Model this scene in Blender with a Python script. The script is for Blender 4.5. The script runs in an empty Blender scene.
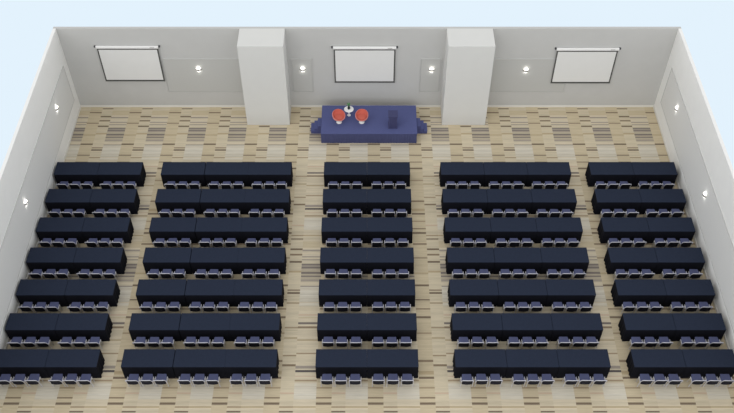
import bpy, bmesh, math, random
from mathutils import Vector, Matrix

random.seed(7)
PI = math.pi
scn = bpy.context.scene
COL = scn.collection

# ------------------------------------------------------------------ colour / materials
def lin(c):
    def f(v):
        v /= 255.0
        return v / 12.92 if v <= 0.04045 else ((v + 0.055) / 1.055) ** 2.4
    return (f(c[0]), f(c[1]), f(c[2]), 1.0)


def mat(name, rgb, rough=0.7, metal=0.0, vary=0.06, scale=30.0, bump=0.0, emit=None, strength=0.0, spec=0.3, stretch=(1, 1, 1)):
    """Principled material whose colour is gently broken up by a noise texture."""
    m = bpy.data.materials.new(name)
    m.use_nodes = True
    nt = m.node_tree
    b = nt.nodes['Principled BSDF']
    b.inputs['Roughness'].default_value = rough
    b.inputs['Metallic'].default_value = metal
    b.inputs['Specular IOR Level'].default_value = spec
    tc = nt.nodes.new('ShaderNodeTexCoord')
    mp = nt.nodes.new('ShaderNodeMapping')
    mp.inputs['Scale'].default_value = stretch
    nz = nt.nodes.new('ShaderNodeTexNoise')
    nz.inputs['Scale'].default_value = scale
    nz.inputs['Detail'].default_value = 3
    rp = nt.nodes.new('ShaderNodeValToRGB')
    c = lin(rgb)
    rp.color_ramp.elements[0].position = 0.3
    rp.color_ramp.elements[1].position = 0.7
    rp.color_ramp.elements[0].color = tuple(v * (1 - vary) for v in c[:3]) + (1,)
    rp.color_ramp.elements[1].color = tuple(min(1, v * (1 + vary)) for v in c[:3]) + (1,)
    nt.links.new(tc.outputs['Object'], mp.inputs['Vector'])
    nt.links.new(mp.outputs['Vector'], nz.inputs['Vector'])
    nt.links.new(nz.outputs['Fac'], rp.inputs['Fac'])
    nt.links.new(rp.outputs['Color'], b.inputs['Base Color'])
    if bump:
        bp = nt.nodes.new('ShaderNodeBump')
        bp.inputs['Strength'].default_value = bump
        bp.inputs['Distance'].default_value = 0.004
        nt.links.new(nz.outputs['Fac'], bp.inputs['Height'])
        nt.links.new(bp.outputs['Normal'], b.inputs['Normal'])
    if emit:
        b.inputs['Emission Color'].default_value = lin(emit)
        b.inputs['Emission Strength'].default_value = strength
    return m


M = {
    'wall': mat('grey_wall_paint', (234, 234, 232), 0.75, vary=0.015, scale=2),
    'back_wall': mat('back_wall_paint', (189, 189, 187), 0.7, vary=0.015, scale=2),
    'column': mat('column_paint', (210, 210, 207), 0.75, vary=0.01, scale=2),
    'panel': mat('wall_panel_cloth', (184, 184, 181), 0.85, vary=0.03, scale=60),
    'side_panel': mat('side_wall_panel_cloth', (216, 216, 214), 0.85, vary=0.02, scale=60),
    'panel_trim': mat('wall_panel_trim', (194, 194, 192), 0.6, vary=0.01),
    'skirting': mat('skirting_paint', (222, 220, 214), 0.5, vary=0.01),
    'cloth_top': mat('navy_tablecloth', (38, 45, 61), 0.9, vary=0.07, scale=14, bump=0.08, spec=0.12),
    'cloth_skirt': mat('navy_skirt_cloth', (19, 20, 27), 0.95, vary=0.10, scale=20, bump=0.1, spec=0.08, stretch=(1, 1, 0.2)),  # same navy cloth, with the shade of the hanging sides put into its colour
    'fabric': mat('navy_seat_fabric', (89, 94, 127), 0.9, vary=0.08, scale=90, bump=0.2, spec=0.15),
    'back_shade': mat('painted_back_shade', (25, 26, 36), 0.8, vary=0.06, spec=0.15),  # shade on the backrest's rear, painted in as a near-black colour
    'chair_metal': mat('pale_grey_chair_metal', (192, 192, 200), 0.45, metal=0.0, vary=0.02, spec=0.5),
    'leg_metal': mat('grey_chair_leg_metal', (172, 170, 168), 0.5, vary=0.02, spec=0.4),
    'rubber': mat('black_rubber', (26, 26, 28), 0.9),
    'stage_top': mat('blue_stage_carpet', (86, 92, 136), 0.95, vary=0.05, scale=40, bump=0.15, spec=0.1),
    'stage_skirt': mat('blue_stage_skirt', (74, 78, 114), 0.95, vary=0.07, scale=18, stretch=(1, 1, 0.15), spec=0.1),
    'step': mat('blue_step_carpet', (80, 85, 128), 0.95, vary=0.06, scale=40, spec=0.1),
    'white': mat('white_lacquer', (236, 236, 236), 0.35, vary=0.01, spec=0.5),
    'red_shell': mat('red_chair_shell', (212, 138, 130), 0.6, vary=0.04, scale=20),
    'red_pad': mat('red_chair_upholstery', (196, 100, 86), 0.85, vary=0.07, scale=60, bump=0.1),
    'vase': mat('dark_green_glaze', (20, 36, 34), 0.3, vary=0.05, spec=0.5),
    'leaf': mat('green_leaf', (92, 150, 96), 0.6, vary=0.15, scale=40),
    'lectern': mat('dark_blue_lectern', (68, 70, 106), 0.7, vary=0.04, spec=0.2),
    'lectern_slat': mat('dark_blue_lectern_slat', (70, 72, 110), 0.7, vary=0.04, spec=0.2),
    'screen': mat('screen_fabric', (220, 220, 218), 0.9, vary=0.008, scale=3, spec=0.1),
    'screen_edge': mat('black_screen_border', (78, 78, 76), 0.8, vary=0.03),
    'case': mat('white_screen_case', (238, 238, 237), 0.45, vary=0.01, spec=0.4),
    'bracket': mat('dark_bracket', (66, 68, 72), 0.5, vary=0.03),
    'sconce': mat('satin_steel', (165, 164, 161), 0.5, metal=0.0, vary=0.03),
    'glow': mat('lit_opal_glass', (255, 250, 240), 0.4, vary=0.0, emit=(255, 250, 240), strength=2.2),
}

# ------------------------------------------------------------------ mesh helpers
def add_box(bm, lo, hi, mi=0):
    r = bmesh.ops.create_cube(bm, size=1.0)
    c = [(a + b) / 2 for a, b in zip(lo, hi)]
    s = [b - a for a, b in zip(lo, hi)]
    for v in r['verts']:
        v.co = Vector((c[0] + v.co.x * s[0], c[1] + v.co.y * s[1], c[2] + v.co.z * s[2]))
    return r['verts']


def bevelled_box(lo, hi, w=0.01, seg=2):
    bm = bmesh.new()
    add_box(bm, lo, hi)
    bmesh.ops.bevel(bm, geom=bm.edges[:], offset=w, segments=seg, profile=0.7, affect='EDGES')
    return bm


def add_tube(bm, pts, r, n=8, closed=False):
    """A round tube through the points, capped at its ends."""
    pts = [Vector(p) for p in pts]
    rings = []
    N = len(pts)
    prev = None
    for i, p in enumerate(pts):
        if i == 0:
            d = pts[1] - p
        elif i == N - 1:
            d = p - pts[i - 1]
        else:
            d = (pts[i + 1] - p).normalized() + (p - pts[i - 1]).normalized()
        d.normalize()
        ref = prev if prev is not None else (Vector((1, 0, 0)) if abs(d.x) < 0.9 else Vector((0, 1, 0)))
        u = (ref - d * ref.dot(d)).normalized()
        prev = u
        w = d.cross(u)
        rr = r[i] if isinstance(r, (list, tuple)) else r
        rings.append([bm.verts.new(p + (u * math.cos(2 * PI * k / n) + w * math.sin(2 * PI * k / n)) * rr) for k in range(n)])
    for a, b in zip(rings, rings[1:]):
        for k in range(n):
            bm.faces.new((a[k], a[(k + 1) % n], b[(k + 1) % n], b[k]))
    bm.faces.new(rings[0][::-1])
    bm.faces.new(rings[-1])


def add_lathe(bm, prof, n=20, c=(0, 0)):
    rings = []
    for r, z in prof:
        if r < 1e-5:
            rings.append([bm.verts.new((c[0], c[1], z))])
        else:
            rings.append([bm.verts.new((c[0] + r * math.cos(2 * PI * k / n), c[1] + r * math.sin(2 * PI * k / n), z)) for k in range(n)])
    for a, b in zip(rings, rings[1:]):
        for k in range(n):
            k2 = (k + 1) % n
            if len(a) == 1 and len(b) > 1:
                bm.faces.new((a[0], b[k2], b[k]))
            elif len(b) == 1 and len(a) > 1:
                bm.faces.new((a[k], a[k2], b[0]))
            elif len(a) > 1:
                bm.faces.new((a[k], a[k2], b[k2], b[k]))


def obj(name, bm, m, parent=None, smooth=False, loc=(0, 0, 0), rot=(0, 0, 0)):
    bmesh.ops.recalc_face_normals(bm, faces=bm.faces[:])
    me = bpy.data.meshes.new(name)
    bm.to_mesh(me)
    bm.free()
    me.materials.append(m)
    if smooth:
        for p in me.polygons:
            p.use_smooth = True
        try:
            me.set_sharp_from_angle(angle=math.radians(40))
        except Exception:
            pass
    o = bpy.data.objects.new(name, me)
    COL.objects.link(o)
    o.location = loc
    o.rotation_euler = rot
    if parent:
        o.parent = parent
    return o


def thing(name, label, cat, loc=(0, 0, 0), rz=0.0, group=None):
    o = bpy.data.objects.new(name, None)
    o.empty_display_size = 0.1
    COL.objects.link(o)
    o.location = loc
    o.rotation_euler = (0, 0, rz)
    o['label'] = label
    o['category'] = cat
    if group:
        o['group'] = group
    return o


def struct(name, bm, m, parent=None, smooth=False):
    o = obj(name, bm, m, parent, smooth)
    if not parent:
        o['kind'] = 'structure'
    return o


def dup(root, loc, label, rz=None, group=None):
    r = root.copy()
    COL.objects.link(r)
    r.location = loc
    r['label'] = label
    if rz is not None:
        r.rotation_euler = (0, 0, rz)
    if group:
        r['group'] = group
    for ch in list(root.children):
        c = ch.copy()
        COL.objects.link(c)
        c.parent = r
        for g in list(ch.children):
            d = g.copy()
            COL.objects.link(d)
            d.parent = c
    return r


# ------------------------------------------------------------------ camera
F_PX, PITCH, CAM_H, CAM_Y = 905.084, math.radians(48.6343), 28.4607, -17.5793
cd = bpy.data.cameras.new('camera')
cd.sensor_width = 36.0
cd.sensor_fit = 'HORIZONTAL'
cd.lens = F_PX / 734.0 * 36.0
cd.clip_end = 300
cam = bpy.data.objects.new('camera', cd)
COL.objects.link(cam)
cam.location = (0.0, CAM_Y, CAM_H)
cam.rotation_euler = (PI / 2 - PITCH, 0, 0)
scn.camera = cam


def floor_y(v):
    """The floor's distance into the room seen at picture row v (used to read the carpet's stripes off the photograph)."""
    a = PITCH
    up = -(v - 206.5) / F_PX
    dy = math.cos(a) + up * math.sin(a)
    dz = -math.sin(a) + up * math.cos(a)
    return CAM_Y + dy * (-CAM_H / dz)


# ------------------------------------------------------------------ carpet
PERIOD_X = 1.83
X0 = -5.46
_pairs = [(173.3, 324), (176.2, 328), (206.2, 366.5), (209.2, 371.4), (150.4, 293.8), (204.8, 365.5), (155.5, 300.2), (168.7, 317.7), (180.6, 333.2), (201.4, 361.2), (214, 378), (221.4, 388), (229, 398.6), (233.3, 403.9)]
PERIOD_Y = sum(floor_y(a) - floor_y(b) for a, b in _pairs) / len(_pairs)
TAN = (197, 183, 155)
TAN2 = (202, 190, 165)
D1, D2, D3, FA, PK = (122, 108, 92), (140, 124, 104), (160, 143, 118), (179, 162, 132), (197, 174, 152)
COL_A1 = [(155.5, 1.5, D1), (162.3, 1.3, D2), (168.7, 1.6, D1), (180.6, 1.3, D3), (201.4, 1.9, D2), (210.5, 3.0, FA), (214, 2.0, D1), (221.4, 1.3, D3),
          (229, 1.5, D2), (233.3, 2.0, D1), (244.3, 2.0, D2), (258.2, 1.5, D2), (273.7, 1.5, FA), (285.7, 1.9, D1)]
COL_A2 = [(150.4, 1.9, D1), (158, 1.4, D3), (176.7, 1.2, D3), (184.3, 1.2, FA), (197.7, 1.2, D3), (204.8, 1.8, D2), (225.7, 1.3, PK), (235.8, 1.3, D3),
          (239.2, 1.6, D1), (249.4, 1.8, D1), (255, 1.5, D2), (261.9, 2.0, D1), (272, 1.5, FA), (290.6, 1.6, D2)]
LG, LG2, GR, DG, BK, BG = (205, 198, 182), (196, 186, 168), (158, 149, 138), (124, 116, 110), (96, 91, 90), (180, 169, 149)
LN = (214, 208, 195)
COL_B = [(151, 13, LG), (147.0, 0.8, LG2), (149.2, 0.7, LN), (152.2, 1.0, LN), (154.6, 0.7, LG2), (159, 2, LG), (162.5, 3, TAN2), (167, 0.8, PK), (169, 0.8, FA),
         (173.3, 1.8, DG), (176.2, 1.5, D2), (185.7, 1.3, FA), (196, 1.0, D3), (206.2, 2.3, GR), (209.2, 1.8, BK), (213, 1.0, PK), (216, 1.2, D3),
         (224.2, 13.5, LG), (221, 0.8, LG2), (226.5, 0.8, LN), (236, 0.9, FA), (245, 7, TAN), (250.8, 1.6, GR), (255.5, 1.0, LG2), (257, 1.2, GR), (260, 1.2, GR),
         (273, 21, BG), (266.8, 5.5, GR), (268, 1.6, DG), (265.0, 0.9, DG), (273, 2.4, DG), (276.6, 1.6, DG), (280.5, 2.2, GR), (286.5, 1.0, GR)]


def carpet_material():
    m = bpy.data.materials.new('striped_carpet')
    m.use_nodes = True
    nt = m.node_tree
    N, L = nt.nodes, nt.links
    b = N['Principled BSDF']
    b.inputs['Roughness'].default_value = 0.95
    b.inputs['Specular IOR Level'].default_value = 0.1
    tc = N.new('ShaderNodeTexCoord')
    sp = N.new('ShaderNodeSeparateXYZ')
    L.new(tc.outputs['Object'], sp.inputs[0])

    def math_(op, a, bb=None, c=None):
        n = N.new('ShaderNodeMath')
        n.operation = op
        for i, v in enumerate((a, bb, c)):
            if v is None:
                continue
            if isinstance(v, (int, float)):
                n.inputs[i].default_value = v
            else:
                L.new(v, n.inputs[i])
        return n.outputs[0]

    def mix(fac, a, bb):
        n = N.new('ShaderNodeMix')
        n.data_type = 'RGBA'
        L.new(fac, n.inputs[0])
        L.new(a, n.inputs[6])
        L.new(bb, n.inputs[7])
        return n.outputs[2]

    u = math_('FRACT', math_('DIVIDE', math_('SUBTRACT', sp.outputs[0], X0), PERIOD_X))
    t = math_('FRACT', math_('DIVIDE', sp.outputs[1], PERIOD_Y))
    cell = math_('FLOOR', math_('DIVIDE', math_('SUBTRACT', sp.outputs[0], X0), PERIOD_X))

    def column(strips, base):
        # paint the strips into a fine list of bands, then write the bands as constant colour stops
        R = 1400
        img = [base] * R
        for v, px, c in strips:
            k = floor_y(v - 0.5) - floor_y(v + 0.5)
            y, w = floor_y(v), px * k * 0.88
            i0 = int(round((y - w / 2) / PERIOD_Y * R))
            i1 = int(round((y + w / 2) / PERIOD_Y * R))
            for i in range(i0, max(i1, i0 + 1)):
                img[i % R] = c
        runs = []
        for i, c in enumerate(img):
            if not runs or runs[-1][1] != c:
                runs.append((i / R, c))
        parts = [runs[i:i + 30] for i in range(0, len(runs), 30)]
        out = None
        for part in parts:
            n = N.new('ShaderNodeValToRGB')
            n.color_ramp.interpolation = 'CONSTANT'
            e = n.color_ramp.elements
            e[0].position = part[0][0]
            e[0].color = lin(part[0][1])
            if len(part) > 1:
                e[1].position = part[1][0]
                e[1].color = lin(part[1][1])
            for pos, c in part[2:]:
                x = e.new(pos)
                x.color = lin(c)
            L.new(t, n.inputs[0])
            out = n.outputs[0] if out is None else mix(math_('GREATER_THAN', t, part[0][0]), out, n.outputs[0])
        return out

    ca1, ca2, cb = column(COL_A1, TAN), column(COL_A2, TAN2), column(COL_B, (205, 193, 169))
    s1 = math_('GREATER_THAN', u, 0.301)
    s2 = math_('GREATER_THAN', u, 0.568)
    c = mix(s2, mix(s1, ca1, ca2), cb)
    # fine yarn lines, different in each column of each tile
    cx = N.new('ShaderNodeCombineXYZ')
    L.new(math_('ADD', math_('MULTIPLY', math_('ADD', s1, s2), 7.3), math_('MULTIPLY', cell, 0.0)), cx.inputs[0])
    L.new(math_('MULTIPLY', t, PERIOD_Y * 9.0), cx.inputs[1])
    nz = N.new('ShaderNodeTexNoise')
    nz.inputs['Scale'].default_value = 1.0
    nz.inputs['Detail'].default_value = 3
    L.new(cx.outputs[0], nz.inputs['Vector'])
    nf = N.new('ShaderNodeTexNoise')
    nf.inputs['Scale'].default_value = 1.0
    nf.inputs['Detail'].default_value = 2
    mp = N.new('ShaderNodeMapping')
    mp.inputs['Scale'].default_value = (2.0, 34.0, 1.0)
    L.new(tc.outputs['Object'], mp.inputs[0])
    L.new(mp.outputs[0], nf.inputs['Vector'])
    k = math_('ADD', math_('MULTIPLY', math_('SUBTRACT', nz.outputs['Fac'], 0.5), 0.42), math_('MULTIPLY', math_('SUBTRACT', nf.outputs['Fac'], 0.5), 0.34))
    k = math_('ADD', k, 1.0)
    mu = N.new('ShaderNodeMix')
    mu.data_type = 'RGBA'
    mu.blend_type = 'MULTIPLY'
    mu.inputs[0].default_value = 1.0
    gr = N.new('ShaderNodeCombineColor')
    for i in range(3):
        L.new(k, gr.inputs[i])
    L.new(c, mu.inputs[6])
    L.new(gr.outputs[0], mu.inputs[7])
    L.new(mu.outputs[2], b.inputs['Base Color'])
    return m


# ------------------------------------------------------------------ room shell
WL, WR, WB, WF, WH, TH = -13.28, 13.29, 13.642, -6.0, 4.494, 0.13


def box_struct(name, lo, hi, m):
    bm = bmesh.new()
    add_box(bm, lo, hi)
    return struct(name, bm, m)


box_struct('floor', (WL - TH, WF, -0.12), (WR + TH, WB + TH, 0.0), carpet_material())
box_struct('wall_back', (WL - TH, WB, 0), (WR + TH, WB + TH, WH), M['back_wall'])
box_struct('wall_left', (WL - TH, WF, 0), (WL, WB, WH), M['wall'])
box_struct('wall_right', (WR, WF, 0), (WR + TH, WB, WH), M['wall'])
COLS = ((-5.44, -3.51), (3.41, 5.37))
CF = 12.432
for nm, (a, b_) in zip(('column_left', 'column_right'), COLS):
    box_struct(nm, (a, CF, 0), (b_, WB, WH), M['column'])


def skirting(name, lo, hi):
    return struct(name, bevelled_box(lo, hi, 0.006, 1), M['skirting'])


skirting('baseboard_left', (WL, WF, 0), (WL + 0.03, WB, 0.13))
skirting('baseboard_right', (WR - 0.03, WF, 0), (WR, WB, 0.13))
segs = [(WL + 0.03, COLS[0][0]), (COLS[0][1], COLS[1][0]), (COLS[1][1], WR - 0.03)]
for nm, (a, b_) in zip(('baseboard_back_left', 'baseboard_back', 'baseboard_back_right'), segs):
    skirting(nm, (a, WB - 0.025, 0), (b_, WB, 0.11))

# ------------------------------------------------------------------ wall panels and sconces
def wall_panel(w, z0, z1, loc, rz, label, group=None, cloth='panel'):
    """Flat cloth panel standing 2 cm off the wall in a slim light frame; local -y faces the room."""
    t = thing('wall_panel', label, 'wall panel', loc, rz, group)
    bm = bmesh.new()
    add_box(bm, (-w / 2 + 0.04, -0.02, z0 + 0.04), (w / 2 - 0.04, 0.0, z1 - 0.04))
    obj('panel_cloth', bm, M[cloth], t)
    bm = bmesh.new()
    f = 0.03
    add_box(bm, (-w / 2, -0.03, z1 - f), (w / 2, 0, z1))
    add_box(bm, (-w / 2, -0.025, z0), (w / 2, 0, z0 + f))
    add_box(bm, (-w / 2, -0.025, z0 + f), (-w / 2 + f * 0.6, 0, z1 - f))
    add_box(bm, (w / 2 - f * 0.6, -0.025, z0 + f), (w / 2, 0, z1 - f))
    obj('frame', bm, M['panel_trim'], t)
    return t


PZ0, PZ1 = 0.91, 2.87
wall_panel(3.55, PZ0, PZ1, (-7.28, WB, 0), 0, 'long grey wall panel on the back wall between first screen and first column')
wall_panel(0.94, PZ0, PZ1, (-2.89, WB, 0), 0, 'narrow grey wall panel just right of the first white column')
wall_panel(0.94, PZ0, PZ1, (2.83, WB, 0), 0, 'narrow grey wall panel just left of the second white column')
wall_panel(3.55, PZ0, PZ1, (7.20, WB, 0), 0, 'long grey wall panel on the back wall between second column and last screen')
wall_panel(17.0, PZ0 - 0.05, PZ1, (WL, 13.15 - 8.5, 0), PI / 2, 'very long grey wall panel running along the left side wall', cloth='side_panel')
wall_panel(17.0, PZ0 - 0.05, PZ1 + 0.02, (WR, 13.0 - 8.5, 0), -PI / 2, 'very long grey wall panel running along the right side wall', cloth='side_panel')


def make_sconce(label, loc, rz):
    t = thing('wall_sconce', label, 'wall lamp', loc, rz, 'lit wall sconces')
    n = 14
    # half-drum body, open look at top and bottom
    bm = bmesh.new()
    ring = lambda z, r: [bm.verts.new((r * math.cos(PI + PI * k / n), -0.022 + 0.75 * r * math.sin(PI + PI * k / n), z)) for k in range(n + 1)]
    rs = [ring(-0.05, 0.115), ring(-0.042, 0.125), ring(0.042, 0.125), ring(0.05, 0.115)]
    for a, b in zip(rs, rs[1:]):
        for k in range(n):
            bm.faces.new((a[k], a[k + 1], b[k + 1], b[k]))
        bm.faces.new((a[0], b[0], b[n], a[n]))
    bm.faces.new(rs[0])
    bm.faces.new(rs[-1])
    obj('body', bm, M['sconce'], t, True)
    bm = bevelled_box((-0.07, -0.024, -0.1), (0.07, -0.02, 0.1), 0.0015, 1)
    obj('back_plate', bm, M['sconce'], t)
    for s in (1, -1):
        bm = bmesh.new()
        a = [bm.verts.new((0.115 * math.cos(PI + PI * k / n), -0.026 + 0.7 * 0.115 * math.sin(PI + PI * k / n), s * 0.051)) for k in range(n + 1)]
        b = [bm.verts.new((0.085 * math.cos(PI + PI * k / n), -0.026 + 0.7 * 0.085 * math.sin(PI + PI * k / n), s * 0.09)) for k in range(n + 1)]
        for k in range(n):
            bm.faces.new((a[k], a[k + 1], b[k + 1], b[k]))
        bm.faces.new((a[0], b[0], b[n], a[n]))
        bm.faces.new(a)
        bm.faces.new(b)
        obj('diffuser', bm, M['glow'], t, True)
        ld = bpy.data.lights.new('sconce_lamp', 'POINT')
        ld.energy = 0.42
        ld.color = (1.0, 0.98, 0.95)
        ld.shadow_soft_size = 0.02
        lo_ = bpy.data.objects.new('sconce_lamp', ld)
        COL.objects.link(lo_)
        lo_.location = (0, -0.09, s * 0.13)
        lo_.parent = t
    return t


s0 = make_sconce('lit wall sconce on the long panel beside the first screen', (-7.49, WB, 2.28), 0)
for lab, loc, rz in (
    ('lit wall sconce on the narrow panel beside the first column', (-2.86, WB, 2.28), 0),
    ('lit wall sconce on the narrow panel beside the second column', (2.88, WB, 2.25), 0),
    ('lit wall sconce on the long panel beside the last screen', (7.08, WB, 2.22), 0),
    ('lit wall sconce on the left side wall, nearer the stage', (WL, 11.1, 2.24), PI / 2),
    ('lit wall sconce on the left side wall, beside the second and third table rows', (WL, 5.75, 2.2), PI / 2),
    ('lit wall sconce on the right side wall, nearer the stage', (WR, 11.18, 2.14), -PI / 2),
    ('lit wall sconce on the right side wall, beside the second table row', (WR, 6.23, 2.12), -PI / 2),
):
    dup(s0, loc, lab, rz)

# ------------------------------------------------------------------ projection screens
def screen(xc, w, z0, z1, label):
    t = thing('projector_screen', label, 'projector screen', (xc, WB - 0.06, 0), 0, None)
    h = w / 2
    bm = bmesh.new()
    add_box(bm, (-h + 0.055, -0.012, z0 + 0.055), (h - 0.055, -0.006, z1 - 0.05))
    obj('screen_fabric', bm, M['screen'], t)
    bm = bmesh.new()
    for lo, hi in (((-h, -0.014, z1 - 0.05), (h, -0.004, z1)), ((-h, -0.014, z0 + 0.0), (h, -0.004, z0 + 0.055)),
                   ((-h, -0.014, z0 + 0.055), (-h + 0.055, -0.004, z1 - 0.05)), ((h - 0.055, -0.014, z0 + 0.055), (h, -0.004, z1 - 0.05))):
        add_box(bm, lo, hi)
    obj('border', bm, M['screen_edge'], t)
    bm = bmesh.new()
    add_tube(bm, [(-h - 0.01, -0.01, z0 - 0.012), (h + 0.01, -0.01, z0 - 0.012)], 0.018, 10)
    obj('bottom_bar', bm, M['screen_edge'], t, True)
    c = obj('case', bevelled_box((-h - 0.03, -0.055, z1 + 0.035), (h + 0.03, 0.035, z1 + 0.15), 0.025, 3), M['case'], t, True)
    obj('label_plate', bevelled_box((h - 0.34, -0.059, z1 + 0.075), (h - 0.14, -0.054, z1 + 0.11), 0.002, 1), M['sconce'], c)
    for s in (-1, 1):
        bm = bevelled_box((s * (h + 0.068) - 0.035, -0.035, z1 + 0.075), (s * (h + 0.068) + 0.035, 0.06, z1 + 0.14), 0.012, 2)
        obj('mount', bm, M['bracket'], t, True)
    return t


screen(-10.42, 2.66, 1.645, 3.46, 'white projector screen on the left part of the back wall')
screen(-0.105, 2.69, 1.56, 3.42, 'white projector screen on the middle of the back wall above the stage')
screen(9.61, 2.66, 1.525, 3.345, 'white projector screen on the right part of the back wall')

# ------------------------------------------------------------------ stage with steps
SX0, SX1, SY0, SY1, SH = -2.04, 2.225, 11.235, 13.075, 0.6135
st = thing('stage_platform', 'low blue carpeted stage platform below the middle screen', 'stage', ((SX0 + SX1) / 2, (SY0 + SY1) / 2, 0))
sw, sd = (SX1 - SX0) / 2, (SY1 - SY0) / 2
obj('deck', bevelled_box((-sw, -sd, SH - 0.05), (sw, sd, SH), 0.008, 1), M['stage_top'], st)
bm = bmesh.new()
path = []
q = 0.012
nx, ny = 72, 30
for i in range(nx):
    path.append((-sw + 2 * sw * i / nx, -sd + 0.02, 0, -1))
for i in range(ny):
    path.append((sw - 0.02, -sd + 2 * sd * i / ny, 1, 0))
for i in range(nx):
    path.append((sw - 2 * sw * i / nx, sd - 0.02, 0, 1))
for i in range(ny):
    path.append((-sw + 0.02, sd - 2 * sd * i / ny, -1, 0))
top, bot = [], []
for k, (x, y, ax, ay) in enumerate(path):
    o_ = 0.008 * (k % 2)
    top.append(bm.verts.new((x + ax * o_ * 0.3, y + ay * o_ * 0.3, SH - 0.05)))
    bot.append(bm.verts.new((x + ax * o_, y + ay * o_, 0.004)))
for k in range(len(path)):
    j = (k + 1) % len(path)
    bm.faces.new((bot[k], bot[j], top[j], top[k]))
obj('skirt', bm, M['stage_skirt'], st)


def steps(side, x_in, label):
    """Three carpeted treads rising towards the stage along x."""
    run, rise = 0.155, 0.15
    t = thing('stage_steps', label, 'steps', (x_in, 12.125, 0))
    hw = 0.265
    prof = [(0, 0)]
    n = 3
    pts = [(n * run, 0)]
    for i in range(n):
        z = rise * (i + 1)
        pts.append(((n - i) * run, z))
        pts.append(((n - i - 1) * run, z))
    pts.append((0, 0))
    pts = [(0.012 + x, z) for x, z in pts[:-1]] + [(0.012, 0)]
    bm = bmesh.new()
    a = [bm.verts.new((side * x, -hw, z)) for x, z in pts]
    b = [bm.verts.new((side * x, hw, z)) for x, z in pts]
    bm.faces.new(a)
    bm.faces.new(b[::-1])
    for k in range(len(pts)):
        j = (k + 1) % len(pts)
        bm.faces.new((a[k], a[j], b[j], b[k]))
    obj('riser_box', bm, M['step'], t)
    for i in range(n):
        x0 = 0.012 + (n - 1 - i) * run
        lo, hi = sorted((side * (x0 + 0.005), side * (x0 + run + 0.008)))
        obj('tread', bevelled_box((lo, -hw - 0.005, rise * (i + 1)), (hi, hw + 0.005, rise * (i + 1) + 0.012), 0.004, 1), M['stage_top'], t)
    return t


steps(-1, SX0, 'small blue steps up to the left end of the stage')
steps(1, SX1, 'small blue steps up to the right end of the stage')


def tub_chair(loc, rz, label):
    """Swivel tub chair: wrap-round red shell on a white trumpet base, opening towards local -y."""
    t = thing('tub_chair', label, 'armchair', loc, rz, None)
    t.scale = (0.97, 0.97, 0.76)
    bm = bmesh.new()
    add_lathe(bm, [(0.0, 0.0), (0.125, 0.0), (0.13, 0.012), (0.11, 0.03), (0.07, 0.06), (0.045, 0.12), (0.04, 0.28), (0.07, 0.33), (0.0, 0.33)], 24)
    obj('pedestal_base', bm, M['white'], t, True)
    n, rows = 28, 9

    def shell(off, lift):
        bm = bmesh.new()
        grid = []
        for j in range(rows + 1):
            s = j / rows
            ring = []
            for k in range(n):
                a = 2 * PI * k / n                       # 0 is the back (+y)
                back = 0.5 + 0.5 * math.cos(a)
                hgt = 0.06 + 0.22 * back ** 0.8
                r = (0.05 + 0.225 * min(1, s * 1.9) ** 0.55) + 0.02 * s
                z = 0.33 + lift + hgt * max(0.0, (s - 0.3) / 0.7) ** 1.15 + 0.05 * min(1, s / 0.3) ** 2
                r -= off
                ring.append(bm.verts.new((r * math.sin(a) * 1.02, r * math.cos(a) * 1.0 + 0.05 * s * back, z)))
            grid.append(ring)
        return bm, grid
    bm, g = shell(0.0, 0.0)
    for a, b in zip(g, g[1:]):
        for k in range(n):
            bm.faces.new((a[k], a[(k + 1) % n], b[(k + 1) % n], b[k]))
    bm.faces.new(g[0])
    # inner skin of the shell closes the rim
    ins = []
    for k in range(n):
        v = g[-1][k].co
        ins.append(bm.verts.new((v.x * 0.9, v.y * 0.9 + 0.004, v.z)))
    for k in range(n):
        bm.faces.new((g[-1][k], g[-1][(k + 1) % n], ins[(k + 1) % n], ins[k]))
    obj('shell', bm, M['red_shell'], t, True)
    bm, g = shell(0.03, 0.03)
    for a, b in zip(g, g[1:]):
        for k in range(n):
            bm.faces.new((a[k], a[(k + 1) % n], b[(k + 1) % n], b[k]))
    bm.faces.new(g[0])
    obj('lining', bm, M['red_pad'], t, True)
    bm = bmesh.new()
    add_lathe(bm, [(0, 0.375), (0.17, 0.375), (0.205, 0.4), (0.2, 0.435), (0.15, 0.452), (0, 0.456)], 24)
    obj('seat_cushion', bm, M['red_pad'], t, True)
    return t


tub_chair((-1.245, 11.96, SH), 0.35, 'red tub chair on white pedestal, left of the small round table')
tub_chair((-0.235, 11.96, SH), -0.12, 'red tub chair on white pedestal, right of the small round table')
tb = thing('side_table', 'small white round pedestal table between the red tub chairs', 'table', (-0.81, 12.42, SH))
bm = bmesh.new()
add_lathe(bm, [(0, 0.35), (0.2, 0.35), (0.215, 0.358), (0.215, 0.368), (0.205, 0.374), (0, 0.374)], 28)
obj('tabletop', bm, M['white'], tb, True)
bm = bmesh.new()
add_lathe(bm, [(0, 0), (0.085, 0), (0.087, 0.01), (0.05, 0.03), (0.028, 0.07), (0.024, 0.28), (0.05, 0.345), (0, 0.35)], 20)
obj('pedestal', bm, M['white'], tb, True)
vs = thing('plant_vase', 'dark slim vase with green sprigs standing on the small white table', 'vase', (-0.81, 12.42, SH + 0.374))
bm = bmesh.new()
add_lathe(bm, [(0, 0), (0.045, 0), (0.06, 0.03), (0.06, 0.09), (0.035, 0.16), (0.03, 0.19), (0.038, 0.2), (0.026, 0.2), (0, 0.17)], 18)
obj('vase_body', bm, M['vase'], vs, True)
bm = bmesh.new()
rnd = random.Random(3)
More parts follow.
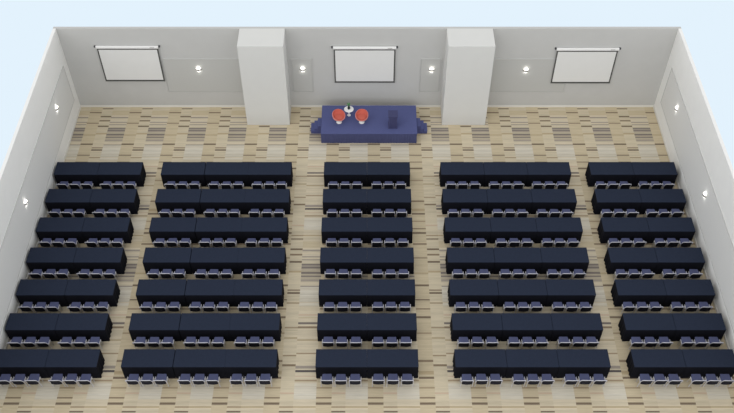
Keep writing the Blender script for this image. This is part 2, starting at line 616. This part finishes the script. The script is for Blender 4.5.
for k in range(16):
    a = 2 * PI * k / 16 + rnd.uniform(-0.2, 0.2)
    L_ = rnd.uniform(0.12, 0.2)
    tilt = rnd.uniform(0.3, 0.9)
    d = Vector((math.cos(a) * math.sin(tilt), math.sin(a) * math.sin(tilt), math.cos(tilt)))
    side = Vector((-math.sin(a), math.cos(a), 0)) * 0.018
    p = Vector((0, 0, 0.18))
    m1 = p + d * L_ * 0.55
    tip = p + d * L_ - Vector((0, 0, 0.02))
    v0, v1, v2, v3 = bm.verts.new(p), bm.verts.new(m1 + side), bm.verts.new(tip), bm.verts.new(m1 - side)
    bm.faces.new((v0, v1, v2, v3))
obj('foliage', bm, M['leaf'], vs)

lc = thing('lectern', 'dark blue slatted lectern standing on the right half of the stage', 'lectern', (1.145, 11.53, SH))
LW, LD, LH = 0.20, 0.44, 0.70
bm = bevelled_box((-LW + 0.02, 0.03, 0.03), (LW - 0.02, LD - 0.03, LH - 0.02), 0.008, 1)
obj('cabinet', bm, M['lectern'], lc)
obj('plinth', bevelled_box((-LW, 0.0, 0.0), (LW, LD, 0.03), 0.006, 1), M['lectern_slat'], lc)
for k in range(5):
    x = -LW + 0.045 + k * (2 * LW - 0.09) / 4
    obj('slat', bevelled_box((x - 0.02, 0.012, 0.03), (x + 0.02, 0.03, LH - 0.03), 0.004, 1), M['lectern_slat'], lc)
bm = bmesh.new()
vs_ = add_box(bm, (-LW - 0.01, -0.01, LH - 0.02), (LW + 0.01, LD + 0.02, LH + 0.04))
for v in vs_:
    if v.co.y > LD / 2:
        v.co.z -= 0.05
bmesh.ops.bevel(bm, geom=bm.edges[:], offset=0.006, segments=1, affect='EDGES')
obj('reading_top', bm, M['lectern'], lc)

# ------------------------------------------------------------------ draped tables and chairs
TL, TD, TZ, ROW, PITCH_X = 1.82, 0.733, 0.7714, 1.5552, 1.83
BLOCKS = [('outer left', -13.2, 2), ('inner left', -8.68, 3), ('central', -1.83, 2), ('inner right', 3.12, 3), ('outer right', 9.43, 2)]
ROWS = ['first', 'second', 'third', 'fourth', 'fifth', 'sixth', 'seventh']


SKIRTS = {}


def skirt_bm(free_left, free_right):
    """Hanging cloth of one table; an end that meets a neighbour hangs flat, a free end falls in pleats."""
    hx, hy = TL / 2, TD / 2
    # skirt: flat long sides, soft upright pleats on the two ends, slight flare at the hem
    bm = bmesh.new()
    pth = []
    ins = 0.006
    nl, ne = 36, 30
    for i in range(nl):
        x = -hx + 2 * hx * i / nl
        pth.append((x, -hy + ins, 0, -1, 0.004 * math.sin(2 * PI * i / nl * 6)))
    for i in range(ne):
        f = i / ne
        pth.append((hx - ins, -hy + 2 * hy * f, 1, 0, 0.016 * math.sin(2 * PI * 4.0 * f) * free_right - 0.008 * (1 - free_right)))
    for i in range(nl):
        x = hx - 2 * hx * i / nl
        pth.append((x, hy - ins, 0, 1, 0.004 * math.sin(2 * PI * i / nl * 6)))
    for i in range(ne):
        f = i / ne
        pth.append((-hx + ins, hy - 2 * hy * f, -1, 0, 0.016 * math.sin(2 * PI * 4.0 * f) * free_left - 0.008 * (1 - free_left)))
    levels = [(TZ - 0.028, 0.0, 0.0), (TZ * 0.66, 0.35, 0.0), (TZ * 0.33, 0.7, 0.0), (0.008, 1.0, 0.0)]
    rings = []
    for z, a, _ in levels:
        ring = []
        for x, y, ax, ay, amp in pth:
            d = (amp + (0.008 if ax else 0.006)) * a
            if ax:
                d = max(-0.01, d) if abs(amp) > 0 else d
            ring.append(bm.verts.new((x + ax * d * (0.95 if ax else 1), y + ay * d, z)))
        rings.append(ring)
    n = len(pth)
    for a, b in zip(rings, rings[1:]):
        for k in range(n):
            j = (k + 1) % n
            bm.faces.new((a[k], a[j], b[j], b[k]))
    return bm


def make_table(label, loc, ends):
    t = thing('banquet_table', label, 'table', loc, 0, 'navy draped banquet tables')
    hx, hy = TL / 2, TD / 2
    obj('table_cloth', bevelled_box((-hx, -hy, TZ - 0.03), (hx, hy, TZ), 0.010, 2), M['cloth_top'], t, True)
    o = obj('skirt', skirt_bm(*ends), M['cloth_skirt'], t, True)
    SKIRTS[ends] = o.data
    return t


def make_chair(label, loc):
    """Stacking conference chair: local +y is the way it faces, y from -0.24 (back) to 0.2 (seat front)."""
    t = thing('conference_chair', label, 'chair', loc, 0, 'navy conference chairs')
    sw_, zs = 0.195, 0.45
    # padded seat, slightly domed, rounded front
    bm = bevelled_box((-sw_, -0.155, zs - 0.045), (sw_, 0.215, zs), 0.02, 3)
    for v in bm.verts:
        if v.co.z > zs - 0.02:
            v.co.z += 0.012 * (1 - (v.co.x / sw_) ** 2)
        if v.co.y > 0.15:
            v.co.x *= 0.84
            v.co.y -= 0.06 * (abs(v.co.x) / 0.165) ** 3
            v.co.z -= 0.008
    obj('seat', bm, M['fabric'], t, True)
    # backrest pad, curved round the sitter and leaning back
    zb0, zb1 = 0.47, 0.715
    def curve_pad(y_off, th, x_half, z0, z1):
        bm = bmesh.new()
        nx_, nz_ = 8, 4
        fr, bk = [], []
        for j in range(nz_ + 1):
            z = z0 + (z1 - z0) * j / nz_
            lean = min(-0.01, -0.10 * (z - 0.45) / 0.27)
            rf, rb = [], []
            for i in range(nx_ + 1):
                f = -1 + 2 * i / nx_
                y = -0.150 + lean + 0.025 * f * f + y_off
                e = (1 - 0.12 * ((j / nz_) ** 3)) * x_half * f
                rf.append(bm.verts.new((e, y, z)))
                rb.append(bm.verts.new((e, y - th, z)))
            fr.append(rf)
            bk.append(rb)
        for j in range(nz_):
            for i in range(nx_):
                bm.faces.new((fr[j][i], fr[j][i + 1], fr[j + 1][i + 1], fr[j + 1][i]))
                bm.faces.new((bk[j][i + 1], bk[j][i], bk[j + 1][i], bk[j + 1][i + 1]))
        for j in range(nz_):
            bm.faces.new((fr[j][0], fr[j + 1][0], bk[j + 1][0], bk[j][0]))
            bm.faces.new((fr[j + 1][nx_], fr[j][nx_], bk[j][nx_], bk[j + 1][nx_]))
        for i in range(nx_):
            bm.faces.new((fr[0][i + 1], fr[0][i], bk[0][i], bk[0][i + 1]))
            bm.faces.new((fr[nz_][i], fr[nz_][i + 1], bk[nz_][i + 1], bk[nz_][i]))
        return bm
    back = obj('backrest', curve_pad(0.0, 0.03, 0.185, zb0, zb1), M['fabric'], t, True)
    obj('back_shade', curve_pad(-0.031, 0.012, 0.187, zb0 - 0.14, zb1 - 0.005), M['back_shade'], back, True)  # rear skin added to carry the painted shade
    # tubular back frame, an arch over the pad down to the seat rails
    def by(z):
        return -0.165 - 0.10 * (z - 0.45) / 0.27
    fx = 0.207
    pts = [(-fx, by(0.44), 0.44), (-fx, by(0.6), 0.6), (-fx + 0.008, by(0.68), 0.68), (-0.172, by(0.725), 0.722), (-0.11, by(0.73) - 0.006, 0.731),
           (0, by(0.73) - 0.01, 0.733), (0.11, by(0.73) - 0.006, 0.731), (0.172, by(0.725), 0.722), (fx - 0.008, by(0.68), 0.68), (fx, by(0.6), 0.6), (fx, by(0.44), 0.44)]
    bm = bmesh.new()
    add_tube(bm, pts, 0.0135, 8)
    obj('back_frame', bm, M['chair_metal'], t, True)
    for s in (-1, 1):
        bm = bmesh.new()
        add_tube(bm, [(s * fx, 0.05, 0.435), (s * fx, -0.165, 0.435)], 0.015, 8)
        obj('seat_rail', bm, M['chair_metal'], t, True)
        bm = bmesh.new()
        add_tube(bm, [(s * fx, 0.04, 0.43), (s * (fx + 0.003), 0.10, 0.0)], 0.0115, 8)
        obj('leg', bm, M['leg_metal'], t, True)
        bm = bmesh.new()
        add_tube(bm, [(s * fx, -0.155, 0.43), (s * (fx + 0.002), -0.10, 0.0)], 0.0115, 8)
        obj('leg', bm, M['chair_metal'], t, True)
    return t


ORD2 = {2: ['left of two', 'right of two'], 3: ['left of three', 'middle of three', 'right of three']}
CH = {6: ['first', 'second', 'third', 'fourth', 'fifth', 'sixth'], 9: ['first', 'second', 'third', 'fourth', 'fifth', 'sixth', 'seventh', 'eighth', 'ninth']}
CHAIR_DX = 0.505
table0 = chair0 = None
for r in range(7):
    yb = (6 - r) * ROW
    for bname, x0, n in BLOCKS:
        ci = 0
        for k in range(n):
            xc = x0 + PITCH_X * (k + 0.5)
            nudge = {('central', 0): 0.004, ('central', 1): -0.004, ('inner left', 0): -0.012, ('inner left', 2): -0.009}.get((bname, k), 0.0)
            lab = 'navy draped table, %s, %s row from the stage, %s block' % (ORD2[n][k], ROWS[r], bname)
            loc = (xc + nudge, yb - TD / 2, 0)
            ends = (int(k == 0), int(k == n - 1))
            if table0 is None:
                table0 = make_table(lab, loc, ends)
            else:
                t = dup(table0, loc, lab)
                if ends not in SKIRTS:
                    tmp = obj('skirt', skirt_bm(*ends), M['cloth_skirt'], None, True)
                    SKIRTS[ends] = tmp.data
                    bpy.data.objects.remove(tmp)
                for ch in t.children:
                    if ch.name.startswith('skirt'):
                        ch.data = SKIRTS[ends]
            for c in range(3):
                lab = 'navy grey-framed chair, %s from the left, %s row from the stage, %s block' % (CH[n * 3][ci], ROWS[r], bname)
                ci += 1
                cl = (xc + (c - 1) * CHAIR_DX + random.uniform(-0.012, 0.012), yb - TD - 0.25 + random.uniform(-0.006, 0.006), 0)
                if chair0 is None:
                    chair0 = make_chair(lab, cl)
                else:
                    dup(chair0, cl, lab)

# ------------------------------------------------------------------ light
SKY_FILL_LOW, SKY_FILL_MID, SKY_FILL_TOP = 1.36, 0.92, 0.68
w = bpy.data.worlds.new('world')
scn.world = w
w.use_nodes = True
bg = w.node_tree.nodes['Background']
wn, wl_ = w.node_tree.nodes, w.node_tree.links
# pale blue below the horizon, brighter unseen dome added above it as wall fill
tcw = wn.new('ShaderNodeTexCoord')
spw = wn.new('ShaderNodeSeparateXYZ')
wl_.new(tcw.outputs['Generated'], spw.inputs[0])
mr = wn.new('ShaderNodeMapRange')
mr.inputs['From Min'].default_value = -1.0
mr.inputs['From Max'].default_value = 1.0
wl_.new(spw.outputs[2], mr.inputs[0])
cr = wn.new('ShaderNodeValToRGB')
e = cr.color_ramp.elements
PALE = lin((227, 242, 253))
def sky(k, c=(0.968, 0.985, 1.0)):
    return (c[0] * k, c[1] * k, c[2] * k, 1)
e[0].position = 0.36
e[0].color = PALE
e[1].position = 0.50
e[1].color = sky(SKY_FILL_LOW)
for p_, k_ in ((0.62, SKY_FILL_LOW), (0.78, SKY_FILL_MID), (1.0, SKY_FILL_TOP)):
    x = e.new(p_)
    x.color = sky(k_)
wl_.new(mr.outputs[0], cr.inputs[0])
wl_.new(cr.outputs[0], bg.inputs[0])
bg.inputs[1].default_value = 1.0
sd_ = bpy.data.lights.new('soft_daylight', 'SUN')
sd_.energy = 0.78
sd_.angle = math.radians(70)
sd_.color = (1.0, 0.97, 0.93)
so = bpy.data.objects.new('soft_daylight', sd_)
COL.objects.link(so)
so.location = (0, 0, 20)
so.rotation_mode = 'QUATERNION'
so.rotation_quaternion = Vector((0.3, 0.72, -0.75)).to_track_quat('-Z', 'Y')

scn.view_settings.view_transform = 'Standard'
scn.view_settings.look = 'None'
scn.view_settings.exposure = 0.0
